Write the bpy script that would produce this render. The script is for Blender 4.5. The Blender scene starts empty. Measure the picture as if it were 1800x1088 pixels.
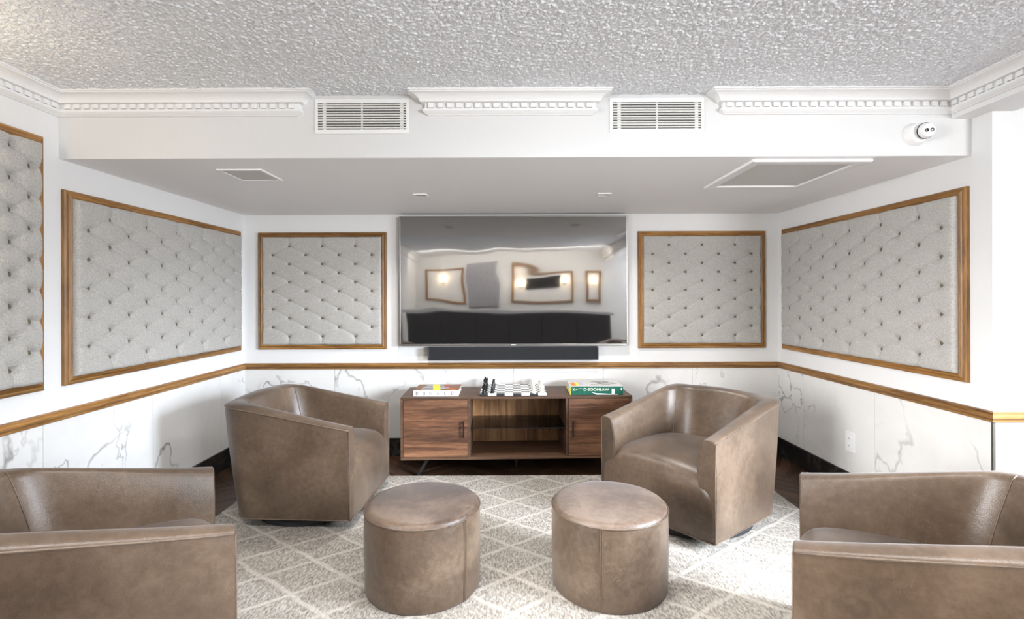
import bpy, bmesh, math, random
import numpy as np
from mathutils import Vector, Matrix

random.seed(7)
np.random.seed(7)
SC = bpy.context.scene
COL = SC.collection
PI = math.pi

# ------------------------------------------------------------------ camera
# metres: X right, Y into the alcove, Z up; the photographer stands at the origin
cam_d = bpy.data.cameras.new('camera')
cam_d.lens = 18.0
cam_d.sensor_width = 36.0
cam_d.shift_x = 0.0011
cam_d.shift_y = -0.0128
cam_d.clip_start = 0.05
cam = bpy.data.objects.new('camera', cam_d)
COL.objects.link(cam)
cam.location = (0, 0, 1.32)
cam.rotation_euler = (Matrix.Rotation(PI / 2, 3, 'X') @ Matrix.Rotation(math.radians(-0.2), 3, 'Z')).to_euler()
SC.camera = cam

# ------------------------------------------------------------------ world, lights, exposure
SC.view_settings.view_transform = 'Standard'
SC.view_settings.look = 'None'
SC.view_settings.exposure = 0.4
SC.view_settings.gamma = 1.0
SC.view_settings.use_curve_mapping = False
world = bpy.data.worlds.new('world')
SC.world = world
world.use_nodes = True
bg = world.node_tree.nodes['Background']
bg.inputs[0].default_value = (0.80, 0.90, 1.0, 1)
bg.inputs[1].default_value = 1.0


def area(name, loc, aim, sx, sy, power, col=(1, 1, 1), spread=180):
    d = bpy.data.lights.new(name, 'AREA')
    d.shape = 'RECTANGLE'
    d.size, d.size_y = sx, sy
    d.energy = power
    d.color = col
    d.spread = math.radians(spread)
    o = bpy.data.objects.new(name, d)
    COL.objects.link(o)
    o.location = loc
    o.rotation_euler = Vector(aim).to_track_quat('-Z', 'Y').to_euler()
    return o


# daylight entering by the big window to the right; added fill at made-up rear and left windows,
# on the rear wall, and from two added ceiling lamps over the rug (housings built below)
area('window_sunlight', (3.57, 0.75, 1.50), (-0.75, 0.48, -0.45), 1.0, 1.2, 74, (0.86, 0.95, 1.07), 62)
area('window_daylight', (3.57, 0.75, 1.42), (-1, 0.05, -0.35), 1.7, 1.5, 26, (0.92, 0.97, 1.04), 95)
area('window_daylight', (3.85, -3.42, 1.42), (-0.35, 1, -0.03), 1.8, 1.5, 205, (0.975, 0.99, 1.01))  # fill for the alcove, set at an added rear window
area('window_daylight', (-2.15, 0.3, 1.40), (4.4, 2.5, -1.0), 0.9, 1.3, 19, (0.98, 0.99, 1.0), 58)  # fill for the right alcove wall, set at an added left window
area('bar_wall_washer', (0, -2.4, 2.26), (0, -1, -0.55), 4.0, 0.15, 42, (1.0, 0.93, 0.84))  # added lamp, brightens the rear wall that the screen mirrors
for lx in (-0.7, 0.7):
    area('linear_ceiling_lamp', (lx, 1.05, 2.270), (0, 0.12, -1), 1.3, 0.22, 14, (1.0, 0.985, 0.97), 105)  # added fill, brightens the rug and by bounce the soffit underside

for lx in (-0.60, 0.622):
    area('soffit_downlight_lamp', (lx, 3.42, 1.990), (0, -0.1, -1), 0.06, 0.06, 9, (1.0, 0.985, 0.965), 150)

# ------------------------------------------------------------------ mesh helpers


class MB:
    """collects shapes, then links them as one mesh object"""

    def __init__(self):
        self.v, self.f = [], []

    def add(self, vs, fs):
        n = len(self.v)
        self.v += [tuple(p) for p in vs]
        self.f += [tuple(i + n for i in q) for q in fs]
        return self

    def box(self, x0, x1, y0, y1, z0, z1):
        return self.add([(x0, y0, z0), (x1, y0, z0), (x1, y1, z0), (x0, y1, z0), (x0, y0, z1), (x1, y0, z1), (x1, y1, z1), (x0, y1, z1)],
                        [(3, 2, 1, 0), (4, 5, 6, 7), (0, 1, 5, 4), (1, 2, 6, 5), (2, 3, 7, 6), (3, 0, 4, 7)])

    def prism(self, poly, z0, z1):
        n = len(poly)
        vs = [(x, y, z0) for x, y in poly] + [(x, y, z1) for x, y in poly]
        fs = [tuple(range(n - 1, -1, -1)), tuple(range(n, 2 * n))]
        fs += [(i, (i + 1) % n, (i + 1) % n + n, i + n) for i in range(n)]
        return self.add(vs, fs)

    def lathe(self, prof, n=24, c=(0, 0, 0)):
        vs = []
        for r, z in prof:
            for k in range(n):
                a = 2 * PI * k / n
                vs.append((c[0] + r * math.cos(a), c[1] + r * math.sin(a), c[2] + z))
        fs = []
        m = len(prof)
        for j in range(m - 1):
            for k in range(n):
                k2 = (k + 1) % n
                fs.append((j * n + k, j * n + k2, (j + 1) * n + k2, (j + 1) * n + k))
        fs.append(tuple(range(n - 1, -1, -1)))
        fs.append(tuple((m - 1) * n + k for k in range(n)))
        return self.add(vs, fs)

    def tube(self, pts, r, n=6, closed=False):
        pts = [Vector(p) for p in pts]
        m = len(pts)
        vs, fs = [], []
        prev = None
        for i, p in enumerate(pts):
            a = pts[(i - 1) % m] if (closed or i > 0) else p
            b = pts[(i + 1) % m] if (closed or i < m - 1) else p
            t = (b - a).normalized()
            if prev is None:
                up = Vector((0, 0, 1)) if abs(t.z) < 0.9 else Vector((1, 0, 0))
                u = t.cross(up).normalized()
            else:
                u = (prev - t * prev.dot(t)).normalized()
            prev = u
            w = t.cross(u)
            for k in range(n):
                an = 2 * PI * k / n
                vs.append(p + u * (r * math.cos(an)) + w * (r * math.sin(an)))
        for i in range(m if closed else m - 1):
            j = (i + 1) % m
            for k in range(n):
                k2 = (k + 1) % n
                fs.append((i * n + k, i * n + k2, j * n + k2, j * n + k))
        if not closed:
            fs.append(tuple(range(n - 1, -1, -1)))
            fs.append(tuple((m - 1) * n + k for k in range(n)))
        return self.add(vs, fs)

    def grid(self, rows):
        m, n = len(rows), len(rows[0])
        vs = [p for r in rows for p in r]
        fs = [(i * n + j, i * n + j + 1, (i + 1) * n + j + 1, (i + 1) * n + j) for i in range(m - 1) for j in range(n - 1)]
        return self.add(vs, fs)

    def mesh(self, name, smooth=False, fix=True):
        me = bpy.data.meshes.new(name)
        me.from_pydata(self.v, [], self.f)
        if fix:
            bm = bmesh.new()
            bm.from_mesh(me)
            bmesh.ops.recalc_face_normals(bm, faces=bm.faces)
            bm.to_mesh(me)
            bm.free()
        if smooth:
            me.polygons.foreach_set('use_smooth', [True] * len(me.polygons))
        me.update()
        return me

    def build(self, name, mat, parent=None, smooth=False, bevel=0, seg=2, fix=True, angle=None):
        me = self.mesh(name, smooth or angle is not None, fix)
        if angle is not None:
            me.set_sharp_from_angle(angle=math.radians(angle))
        return link(name, me, mat, parent, bevel, seg)


def link(name, me, mat, parent=None, bevel=0, seg=2):
    o = bpy.data.objects.new(name, me)
    if mat is not None and not me.materials:
        me.materials.append(mat)
    COL.objects.link(o)
    o.parent = parent
    if bevel:
        md = o.modifiers.new('bevel', 'BEVEL')
        md.width = bevel
        md.segments = seg
        md.limit_method = 'ANGLE'
        md.angle_limit = math.radians(40)
    return o


def tag(o, label, cat, group=None):
    o['label'] = label
    o['category'] = cat
    if group:
        o['group'] = group
    return o


def thing(name, label, cat, loc=(0, 0, 0), rz=0.0, group=None):
    o = bpy.data.objects.new(name, None)
    o.empty_display_size = 0.1
    COL.objects.link(o)
    o.location = loc
    o.rotation_euler = (0, 0, rz)
    return tag(o, label, cat, group)


def struct(o):
    o['kind'] = 'structure'
    return o


def copy_tree(o, parent=None):
    c = o.copy()
    COL.objects.link(c)
    c.parent = parent
    for ch in list(o.children):
        copy_tree(ch, c)
    return c


# ------------------------------------------------------------------ materials
def srgb(r, g, b):
    f = lambda c: (c / 12.92 if c <= 0.04045 else ((c + 0.055) / 1.055) ** 2.4)
    return (f(r / 255), f(g / 255), f(b / 255), 1)


class NT:
    def __init__(self, name):
        self.m = bpy.data.materials.new(name)
        self.m.use_nodes = True
        self.t = self.m.node_tree
        self.b = self.t.nodes['Principled BSDF']

    def n(self, kind, **kw):
        nd = self.t.nodes.new('ShaderNode' + kind)
        for k, v in kw.items():
            setattr(nd, k, v)
        return nd

    def l(self, a, b):
        self.t.links.new(a, b)

    def coord(self, scale=(1, 1, 1), rot=(0, 0, 0), rand=0.0, kind='Object'):
        tc = self.n('TexCoord')
        mp = self.n('Mapping')
        self.l(tc.outputs[kind], mp.inputs['Vector'])
        mp.inputs['Scale'].default_value = scale
        mp.inputs['Rotation'].default_value = rot
        if rand:
            oi = self.n('ObjectInfo')
            mu = self.n('Math', operation='MULTIPLY')
            self.l(oi.outputs['Random'], mu.inputs[0])
            mu.inputs[1].default_value = rand
            cb = self.n('CombineXYZ')
            for i in range(3):
                self.l(mu.outputs[0], cb.inputs[i])
            self.l(cb.outputs[0], mp.inputs['Location'])
        return mp.outputs['Vector']

    def noise(self, vec, scale, detail=4, rough=0.55, dist=0.0):
        nd = self.n('TexNoise')
        self.l(vec, nd.inputs['Vector'])
        nd.inputs['Scale'].default_value = scale
        nd.inputs['Detail'].default_value = detail
        nd.inputs['Roughness'].default_value = rough
        nd.inputs['Distortion'].default_value = dist
        return nd.outputs['Fac']

    def ramp(self, fac, stops, interp='LINEAR'):
        nd = self.n('ValToRGB')
        self.l(fac, nd.inputs['Fac'])
        cr = nd.color_ramp
        cr.interpolation = interp
        while len(cr.elements) < len(stops):
            cr.elements.new(0.5)
        for e, (p, c) in zip(cr.elements, stops):
            e.position = p
            e.color = c if len(c) == 4 else (*c, 1)
        return nd.outputs['Color']

    def math(self, op, a, b=None, c=None):
        nd = self.n('Math', operation=op)
        for i, x in enumerate((a, b, c)):
            if x is None:
                continue
            if isinstance(x, (int, float)):
                nd.inputs[i].default_value = x
            else:
                self.l(x, nd.inputs[i])
        return nd.outputs[0]

    def mix(self, fac, a, b, mode='MIX'):
        nd = self.n('Mix', data_type='RGBA', blend_type=mode)
        for i, x in ((0, fac), (6, a), (7, b)):
            if isinstance(x, (int, float)):
                nd.inputs[i].default_value = x
            elif isinstance(x, tuple):
                nd.inputs[i].default_value = x
            else:
                self.l(x, nd.inputs[i])
        return nd.outputs[2]

    def bump(self, h, strength=0.3, dist=0.01, normal=None):
        nd = self.n('Bump')
        self.l(h, nd.inputs['Height'])
        nd.inputs['Strength'].default_value = strength
        nd.inputs['Distance'].default_value = dist
        if normal is not None:
            self.l(normal, nd.inputs['Normal'])
        self.l(nd.outputs['Normal'], self.b.inputs['Normal'])
        return nd.outputs['Normal']

    def set(self, col=None, rough=None, metal=None, spec=None, coat=None):
        for nm, x in (('Base Color', col), ('Roughness', rough), ('Metallic', metal), ('Specular IOR Level', spec), ('Coat Weight', coat)):
            if x is None:
                continue
            if isinstance(x, (int, float, tuple)):
                self.b.inputs[nm].default_value = x
            else:
                self.l(x, self.b.inputs[nm])
        return self


def plain(name, col, rough=0.5, metal=0.0, spec=0.5, fine=0.06, scale=60):
    t = NT(name)
    v = t.coord()
    f = t.noise(v, scale, 3)
    k = 1 - fine
    c = t.ramp(f, [(0.3, (col[0] * k, col[1] * k, col[2] * k)), (0.7, col[:3])])
    t.set(c, rough, metal, spec)
    return t.m


def mat_paint(name, col, bump=0.05):
    t = NT(name)
    v = t.coord()
    f = t.noise(v, 90, 4)
    t.set(t.ramp(f, [(0.3, tuple(c * 0.985 for c in col[:3])), (0.7, col[:3])]), 0.55, spec=0.3)
    t.bump(f, bump, 0.003)
    return t.m


def mat_popcorn():
    t = NT('popcorn_plaster')
    v = t.coord()
    a = t.noise(v, 62, 3, 0.65, 0.25)
    vo = t.n('TexVoronoi', feature='SMOOTH_F1')
    t.l(v, vo.inputs['Vector'])
    vo.inputs['Scale'].default_value = 120
    h = t.math('SUBTRACT', t.math('MULTIPLY', a, 0.9), vo.outputs['Distance'])
    t.set(srgb(240, 243, 247), 0.95, spec=0.0)
    t.bump(h, 0.6, 0.008)
    return t.m


def mat_marble():
    t = NT('white_marble')
    v = t.coord(rand=37.0)
    veins = None
    for sc, w, ms, rot in ((0.75, 0.0075, 1.1, (0.3, 0.5, 0.7)), (1.5, 0.006, 1.5, (1.1, 0.2, 0.4))):
        mp = t.n('Mapping')
        t.l(v, mp.inputs['Vector'])
        mp.inputs['Rotation'].default_value = rot
        mp.inputs['Scale'].default_value = (1, 1, 0.75)
        n1 = t.noise(mp.outputs[0], sc, 6, 0.52, 0.2)
        d = t.math('ABSOLUTE', t.math('SUBTRACT', n1, 0.5))
        line = t.math('SUBTRACT', 1.0, t.math('DIVIDE', d, w))
        line = t.math('MAXIMUM', line, 0.0)
        mask = t.n('MapRange')
        t.l(t.noise(v, ms * 1.4, 2), mask.inputs[0])
        mask.inputs[1].default_value = 0.46
        mask.inputs[2].default_value = 0.66
        line = t.math('MULTIPLY', line, mask.outputs[0])
        veins = line if veins is None else t.math('MAXIMUM', veins, line)
    cloud = t.noise(v, 2.2, 5, 0.6, 0.4)
    base = t.ramp(cloud, [(0.3, srgb(216, 215, 213)), (0.55, srgb(226, 225, 223)), (0.8, srgb(219, 217, 212))])
    c = t.mix(t.math('MULTIPLY', veins, 0.8), base, srgb(112, 110, 108))
    t.set(c, 0.22, spec=0.5)
    return t.m


def mat_black_marble():
    t = NT('black_marble')
    v = t.coord()
    n1 = t.noise(v, 4, 7, 0.6, 0.8)
    d = t.math('ABSOLUTE', t.math('SUBTRACT', n1, 0.5))
    line = t.math('MAXIMUM', t.math('SUBTRACT', 1.0, t.math('DIVIDE', d, 0.02)), 0.0)
    c = t.mix(t.math('MULTIPLY', line, 0.25), srgb(30, 29, 28), srgb(130, 125, 118))
    t.set(c, 0.28)
    return t.m


def mat_wood(name, dark, mid, light, axis='X', rough=0.45, scale=1.0, rand=20.0, streak=14, bump=0.15):
    """grain that runs along one axis"""
    t = NT(name)
    s = {'X': (0.7, 9, 9), 'Y': (9, 0.7, 9), 'Z': (9, 9, 0.7)}[axis]
    v = t.coord(tuple(k * scale for k in s), rand=rand)
    a = t.noise(v, 2.0, 6, 0.62, 0.9)
    fine = t.noise(v, streak, 3, 0.6, 0.2)
    f = t.math('ADD', t.math('MULTIPLY', a, 0.72), t.math('MULTIPLY', fine, 0.28))
    c = t.ramp(f, [(0.3, dark), (0.48, mid), (0.66, light)])
    oi = t.n('ObjectInfo')
    tone = t.ramp(oi.outputs['Random'], [(0, (0.72, 0.72, 0.72)), (1, (1.2, 1.2, 1.2))])
    c = t.mix(1.0, c, tone, 'MULTIPLY')
    t.set(c, rough, spec=0.4)
    t.bump(f, bump, 0.004)
    return t.m


def mat_leather(name, dark, mid, light, rough=0.42):
    t = NT(name)
    v = t.coord(rand=11.0)
    big = t.noise(v, 2.6, 3, 0.5, 0.4)
    mot = t.noise(v, 38, 6, 0.7, 0.2)
    f = t.math('ADD', t.math('MULTIPLY', big, 0.66), t.math('MULTIPLY', mot, 0.34))
    c = t.ramp(f, [(0.36, dark), (0.5, mid), (0.64, light)])
    # fine pale scuffs: thin ridges of a stretched noise
    mp = t.n('Mapping')
    t.l(v, mp.inputs['Vector'])
    mp.inputs['Rotation'].default_value = (0.6, 0.5, 0.9)
    mp.inputs['Scale'].default_value = (1, 3.2, 1.4)
    sc = t.noise(mp.outputs[0], 11, 4, 0.6, 1.4)
    d = t.math('ABSOLUTE', t.math('SUBTRACT', sc, 0.5))
    line = t.math('MAXIMUM', t.math('SUBTRACT', 1.0, t.math('DIVIDE', d, 0.008)), 0.0)
    msk = t.n('MapRange')
    t.l(t.noise(v, 7, 2), msk.inputs[0])
    msk.inputs[1].default_value = 0.5
    msk.inputs[2].default_value = 0.7
    c = t.mix(t.math('MULTIPLY', t.math('MULTIPLY', line, msk.outputs[0]), 0.35), c, srgb(150, 130, 110))
    r = t.n('MapRange')
    t.l(mot, r.inputs[0])
    r.inputs[3].default_value = rough - 0.06
    r.inputs[4].default_value = rough + 0.12
    t.set(c, r.outputs[0], spec=0.5)
    vo = t.n('TexVoronoi')
    t.l(v, vo.inputs['Vector'])
    vo.inputs['Scale'].default_value = 260
    h = t.math('ADD', t.math('MULTIPLY', vo.outputs['Distance'], 0.12), t.math('ADD', t.math('MULTIPLY', mot, 0.4), t.math('MULTIPLY', big, 1.2)))
    t.b.inputs['Sheen Weight'].default_value = 0.12
    t.b.inputs['Sheen Roughness'].default_value = 0.4
    t.bump(h, 0.22, 0.010)
    return t.m


def mat_fabric(name, a, b):
    t = NT(name)
    v = t.coord()
    n1 = t.noise(v, 420, 2, 0.7)
    n2 = t.noise(v, 150, 3, 0.6)
    f = t.math('ADD', t.math('MULTIPLY', n1, 0.6), t.math('MULTIPLY', n2, 0.4))
    t.set(t.ramp(f, [(0.36, a), (0.64, b)]), 0.9, spec=0.15)
    t.b.inputs['Sheen Weight'].default_value = 0.15
    t.bump(f, 0.35, 0.002)
    return t.m


def mat_rug():
    t = NT('trellis_rug_wool')
    tc = t.n('TexCoord')
    sx = t.n('SeparateXYZ')
    t.l(tc.outputs['Object'], sx.inputs[0])
    wob = t.n('TexNoise')
    t.l(tc.outputs['Object'], wob.inputs['Vector'])
    wob.inputs['Scale'].default_value = 5
    w = t.math('MULTIPLY', t.math('SUBTRACT', wob.outputs['Fac'], 0.5), 0.16)
    # trellis: diamonds 0.39 wide, 0.29 deep
    px = t.math('DIVIDE', sx.outputs[0], 0.39)
    py = t.math('DIVIDE', t.math('SUBTRACT', sx.outputs[1], 0.05), 0.29)
    line = None
    for op in ('ADD', 'SUBTRACT'):
        q = t.math('ADD', t.math(op, px, py), w)
        fr = t.math('ABSOLUTE', t.math('SUBTRACT', t.math('FRACT', q), 0.5))
        ln = t.n('MapRange')
        t.l(fr, ln.inputs[0])
        ln.inputs[1].default_value = 0.435
        ln.inputs[2].default_value = 0.47
        line = ln.outputs[0] if line is None else t.math('MAXIMUM', line, ln.outputs[0])
    mp = t.n('Mapping')
    t.l(tc.outputs['Object'], mp.inputs['Vector'])
    mp.inputs['Scale'].default_value = (1.0, 0.35, 1)
    fl = t.noise(mp.outputs[0], 120, 4, 0.7)
    fl2 = t.noise(tc.outputs['Object'], 3, 3)
    ground = t.ramp(fl, [(0.36, srgb(88, 81, 74)), (0.5, srgb(146, 139, 130)), (0.64, srgb(182, 176, 168))])
    ground = t.mix(t.math('MULTIPLY', fl2, 0.35), ground, srgb(205, 200, 192))
    pale = t.ramp(fl, [(0.3, srgb(172, 165, 156)), (0.7, srgb(200, 194, 186))])
    t.set(t.mix(t.math('MULTIPLY', line, 0.85), ground, pale), 0.95, spec=0.1)
    h = t.math('ADD', fl, t.math('MULTIPLY', line, 0.5))
    t.bump(h, 0.5, 0.006)
    return t.m


def mat_screen():
    t = NT('glossy_screen')
    v = t.coord((0.8, 1, 1.3))
    n = t.noise(v, 1.8, 1.0, 0.4, 0.2)
    t.set((0.012, 0.011, 0.011, 1), 0.06, spec=0.9)
    t.bump(n, 0.3, 0.012)
    t.b.inputs['Coat Weight'].default_value = 1.0
    t.b.inputs['Coat IOR'].default_value = 3.4
    t.b.inputs['Coat Roughness'].default_value = 0.03
    t.l(t.b.inputs['Normal'].links[0].from_socket, t.b.inputs['Coat Normal'])
    return t.m


def mat_glass(name, tint=(0.6, 0.58, 0.52), fac=0.75):
    t = NT(name)
    out = t.t.nodes['Material Output']
    tr = t.n('BsdfTransparent')
    tr.inputs[0].default_value = (*tint, 1)
    gl = t.n('BsdfGlossy')
    gl.inputs['Roughness'].default_value = 0.03
    fr = t.n('Fresnel')
    fr.inputs[0].default_value = 1.5
    mx = t.n('MixShader')
    t.l(t.math('MULTIPLY', fr.outputs[0], fac), mx.inputs[0])
    t.l(tr.outputs[0], mx.inputs[1])
    t.l(gl.outputs[0], mx.inputs[2])
    t.l(mx.outputs[0], out.inputs[0])
    return t.m


def mat_emit(name, col, s):
    t = NT(name)
    t.b.inputs['Base Color'].default_value = (*col, 1)
    t.b.inputs['Emission Color'].default_value = (*col, 1)
    t.b.inputs['Emission Strength'].default_value = s
    return t.m


M = dict(
    paint=mat_paint('white_wall_paint', srgb(228, 228, 228)),
    soffit=mat_paint('soffit_paint', srgb(246, 246, 247)),  # white lightened in colour to lift the shaded underside
    paint_face=mat_paint('soffit_face_paint', srgb(218, 218, 218)),  # same white darkened in colour against the strong light on the face
    trim=mat_paint('white_trim_paint', srgb(236, 236, 236), 0.02),
    popcorn=mat_popcorn(),
    marble=mat_marble(),
    blackmarble=mat_black_marble(),
    oak_x=mat_wood('oak_trim', srgb(84, 54, 24), srgb(136, 96, 50), srgb(172, 128, 74), 'X', 0.4, 1.6),
    oak_y=mat_wood('oak_trim', srgb(84, 54, 24), srgb(136, 96, 50), srgb(172, 128, 74), 'Y', 0.4, 1.6),
    oak_z=mat_wood('oak_trim', srgb(84, 54, 24), srgb(136, 96, 50), srgb(172, 128, 74), 'Z', 0.4, 1.6),
    walnut_x=mat_wood('walnut', srgb(46, 28, 20), srgb(98, 65, 45), srgb(144, 104, 76), 'X', 0.55, 1.2),
    walnut_z=mat_wood('walnut', srgb(76, 50, 30), srgb(132, 94, 60), srgb(176, 134, 92), 'Z', 0.5, 1.2),
    walnut_frame=mat_wood('walnut', srgb(58, 40, 30), srgb(88, 64, 48), srgb(110, 84, 66), 'X', 0.5, 1.0),
    floorwood=mat_wood('dark_floor_wood', srgb(38, 25, 17), srgb(66, 45, 32), srgb(92, 66, 48), 'X', 0.38, 1.3),
    leather=mat_leather('brown_leather', srgb(66, 53, 42), srgb(85, 69, 55), srgb(104, 87, 72), 0.34),
    leather_o=mat_leather('ottoman_leather', srgb(66, 52, 40), srgb(90, 74, 60), srgb(114, 98, 83), 0.38),
    leather_top=mat_leather('ottoman_top_leather', srgb(46, 34, 27), srgb(76, 58, 46), srgb(106, 87, 72), 0.4),
    leather_top2=mat_leather('ottoman_top_leather', srgb(60, 46, 37), srgb(86, 69, 57), srgb(112, 95, 82), 0.4),
    fabric=mat_fabric('grey_linen', srgb(150, 147, 143), srgb(198, 195, 190)),
    button=mat_fabric('grey_button_linen', srgb(84, 76, 62), srgb(124, 115, 98)),
    rug=mat_rug(),
    screen=mat_screen(),
    bezel=plain('brushed_silver', srgb(150, 147, 143), 0.3, 0.9),
    blackplastic=plain('black_plastic', srgb(34, 34, 37), 0.5),
    blackmetal=plain('black_metal', srgb(30, 31, 33), 0.4, 0.3),
    speaker=plain('speaker_cloth', srgb(29, 30, 34), 0.9, fine=0.3, scale=400),
    white=plain('white_plastic', srgb(240, 240, 240), 0.35, fine=0.02),
    greyplastic=plain('grey_plastic', srgb(120, 120, 120), 0.4),
    dark=plain('dark_recess', srgb(26, 25, 24), 0.9),
    slat=plain('vent_slat_paint', srgb(222, 222, 218), 0.45),
    grille=plain('hatch_panel', srgb(214, 213, 210), 0.8, fine=0.12, scale=220),
    base=plain('dark_base', srgb(36, 38, 41), 0.45),
    smoke=mat_glass('smoked_glass', (0.90, 0.88, 0.83), 1.0),
    pane=mat_glass('window_glass', (0.97, 0.98, 0.98), 0.8),
    onyx=plain('black_onyx', srgb(30, 31, 35), 0.25, fine=0.6, scale=90),
    onyxw=plain('white_onyx', srgb(236, 233, 226), 0.25, fine=0.08, scale=60),
    sq_b=plain('black_square', srgb(58, 58, 60), 0.22, fine=0.5, scale=50),
    sq_w=plain('white_square', srgb(236, 235, 232), 0.22, fine=0.05, scale=40),
    paper=plain('book_pages', srgb(235, 230, 218), 0.9, fine=0.1, scale=200),
    bookwhite=plain('white_cover', srgb(243, 243, 243), 0.5, fine=0.02),
    ink=plain('ink', srgb(38, 38, 42), 0.6),
    c_brown=plain('cover_brown', srgb(126, 84, 48), 0.4, fine=0.25),
    c_yellow=plain('cover_yellow', srgb(236, 216, 30), 0.4),
    c_red=plain('cover_red', srgb(176, 52, 34), 0.4),
    c_orange=plain('cover_orange', srgb(222, 130, 50), 0.4),
    c_silver=plain('cover_silver', srgb(172, 172, 178), 0.4, fine=0.35, scale=120),
    c_green=plain('cover_green', srgb(22, 96, 78), 0.35, fine=0.35, scale=30),
    c_cream=plain('cover_cream', srgb(236, 226, 204), 0.4),
    c_grey=plain('cover_grey', srgb(206, 204, 200), 0.4, fine=0.18, scale=40),
    c_lilac=plain('cover_lilac', srgb(176, 176, 206), 0.4),
)

# ------------------------------------------------------------------ the room
XL = -2.21                     # left wall
YB = 4.245                     # alcove back wall
YF = 2.505                     # soffit face
ZC = 2.308                     # ceiling
ZS = 2.0                       # soffit underside
YR = -3.5                      # wall behind the photographer
XE = 5.0                       # window wall on the right
RC, RF = (2.217, YB), (2.259, 2.40)   # right alcove wall, back and front corner


def rwall_x(y):
    return RC[0] + (RF[0] - RC[0]) * (YB - y) / (YB - RF[1])


floor = struct(MB().box(XL - 0.2, XE + 0.1, YR - 0.1, YB + 0.15, -0.08, -0.004).build('floor', M['floorwood']))
ceil = struct(MB().box(XL - 0.2, XE + 0.1, YR - 0.1, YB + 0.15, ZC, ZC + 0.1).build('ceiling', M['popcorn']))
# sprayed popcorn texture of the ceiling in front of the alcove, as real lumps
gs = 0.0041
pnx, pny = int((2.18 - XL) / gs), int((YF - 1.25) / gs)
pn = np.random.rand(pny + 8, pnx + 8)


def blur(a, k):
    w = np.array([math.exp(-(i / k) ** 2) for i in range(-3, 4)])
    w /= w.sum()
    a = sum(w[i] * np.roll(a, i - 3, 0) for i in range(7))
    return sum(w[i] * np.roll(a, i - 3, 1) for i in range(7))


pa, pb = blur(pn, 0.95), blur(np.random.rand(*pn.shape), 1.8)
pa = (pa - pa.mean()) / pa.std() + 0.35 * (pb - pb.mean()) / pb.std()
ph = 0.0062 * np.clip(0.40 + 0.36 * pa, 0, 1.2)[4:-4, 4:-4]
px_, py_ = np.meshgrid(XL + gs * (np.arange(pnx) + 0.5), 1.25 + gs * (np.arange(pny) + 0.5))
ii = np.arange(pnx * pny).reshape(pny, pnx)
fq = np.stack([ii[:-1, :-1].ravel(), ii[1:, :-1].ravel(), ii[1:, 1:].ravel(), ii[:-1, 1:].ravel()], 1)
me = bpy.data.meshes.new('popcorn_texture')
me.vertices.add(pnx * pny)
me.vertices.foreach_set('co', np.stack([px_.ravel(), py_.ravel(), ZC + 0.001 - ph.ravel()], 1).astype(np.float32).ravel())
me.loops.add(fq.size)
me.loops.foreach_set('vertex_index', fq.astype(np.int32).ravel())
me.polygons.add(len(fq))
me.polygons.foreach_set('loop_start', np.arange(0, fq.size, 4, dtype=np.int32))
me.update(calc_edges=True)
me.polygons.foreach_set('use_smooth', np.ones(len(fq), dtype=bool))
me.validate()
link('popcorn_texture', me, M['popcorn'], ceil)['kind'] = 'stuff'

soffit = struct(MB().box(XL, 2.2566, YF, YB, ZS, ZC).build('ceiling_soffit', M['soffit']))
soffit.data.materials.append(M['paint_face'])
soffit.data.polygons[2].material_index = 1      # same white, darkened in colour to hold down the light on the face
w_back = struct(MB().box(XL - 0.2, RC[0], YB, YB + 0.15, 0, ZC).build('wall_back', M['paint']))
wl = MB().box(XL - 0.2, XL, YR, -0.65, 0, ZC).box(XL - 0.2, XL, 1.25, YB, 0, ZC)
wl.box(XL - 0.2, XL, -0.65, 1.25, 0, 0.62).box(XL - 0.2, XL, -0.65, 1.25, 2.2, ZC)
w_left = struct(wl.build('wall_left', M['paint']))
w_right = struct(MB().prism([RF, (XE, RF[1]), (XE, YB + 0.15), (RC[0], YB + 0.15), RC], 0, ZC).build('wall_right', M['paint']))
wr = MB().box(XL - 0.2, 2.9, YR - 0.15, YR, 0, ZC).box(4.8, XE + 0.12, YR - 0.15, YR, 0, ZC)
wr.box(2.9, 4.8, YR - 0.15, YR, 0, 0.62).box(2.9, 4.8, YR - 0.15, YR, 2.22, ZC)
struct(wr.build('wall_rear', M['paint']))
struct(MB().box(2.16, 2.36, YR, YF, 2.18, ZC).build('beam', M['paint']))

# window wall far to the right, and windows added in the rear and left walls to carry fill light
XW, YW = 3.6, -1.2
we = MB()
we.box(XW, XW + 0.12, YW, RF[1], 0, 0.62).box(XW, XW + 0.12, YW, RF[1], 2.22, ZC)
for a, b in ((YW, -0.2), (1.7, RF[1])):
    we.box(XW, XW + 0.12, a, b, 0.62, 2.22)
we.box(XW + 0.12, XE, YW, YW + 0.12, 0, ZC).box(XE, XE + 0.12, YR, YW + 0.12, 0, ZC)
struct(we.build('wall_window_side', M['paint']))
for i, (hw, loc, rz) in enumerate(((0.95, (XW, 0.75, 0), PI / 2), (0.95, (3.85, YR - 0.05, 0), 0), (0.95, (XL - 0.05, 0.3, 0), -PI / 2))):  # rear and left windows are added, only to hold fill lamps
    f = MB()
    f.box(-hw, hw, -0.1, 0, 0.62, 0.67).box(-hw, hw, -0.1, 0, 2.17, 2.22)
    f.box(-hw, -hw + 0.05, -0.1, 0, 0.67, 2.17).box(hw - 0.05, hw, -0.1, 0, 0.67, 2.17)
    f.box(-0.02, 0.02, -0.08, -0.02, 0.67, 2.17)
    wf = struct(f.build('window_%d' % (i + 1), M['trim']))
    wf.location, wf.rotation_euler = loc, (0, 0, rz)
    MB().box(-hw + 0.05, hw - 0.05, -0.053, -0.045, 0.67, 2.17).build('pane', M['pane'], wf)


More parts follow.
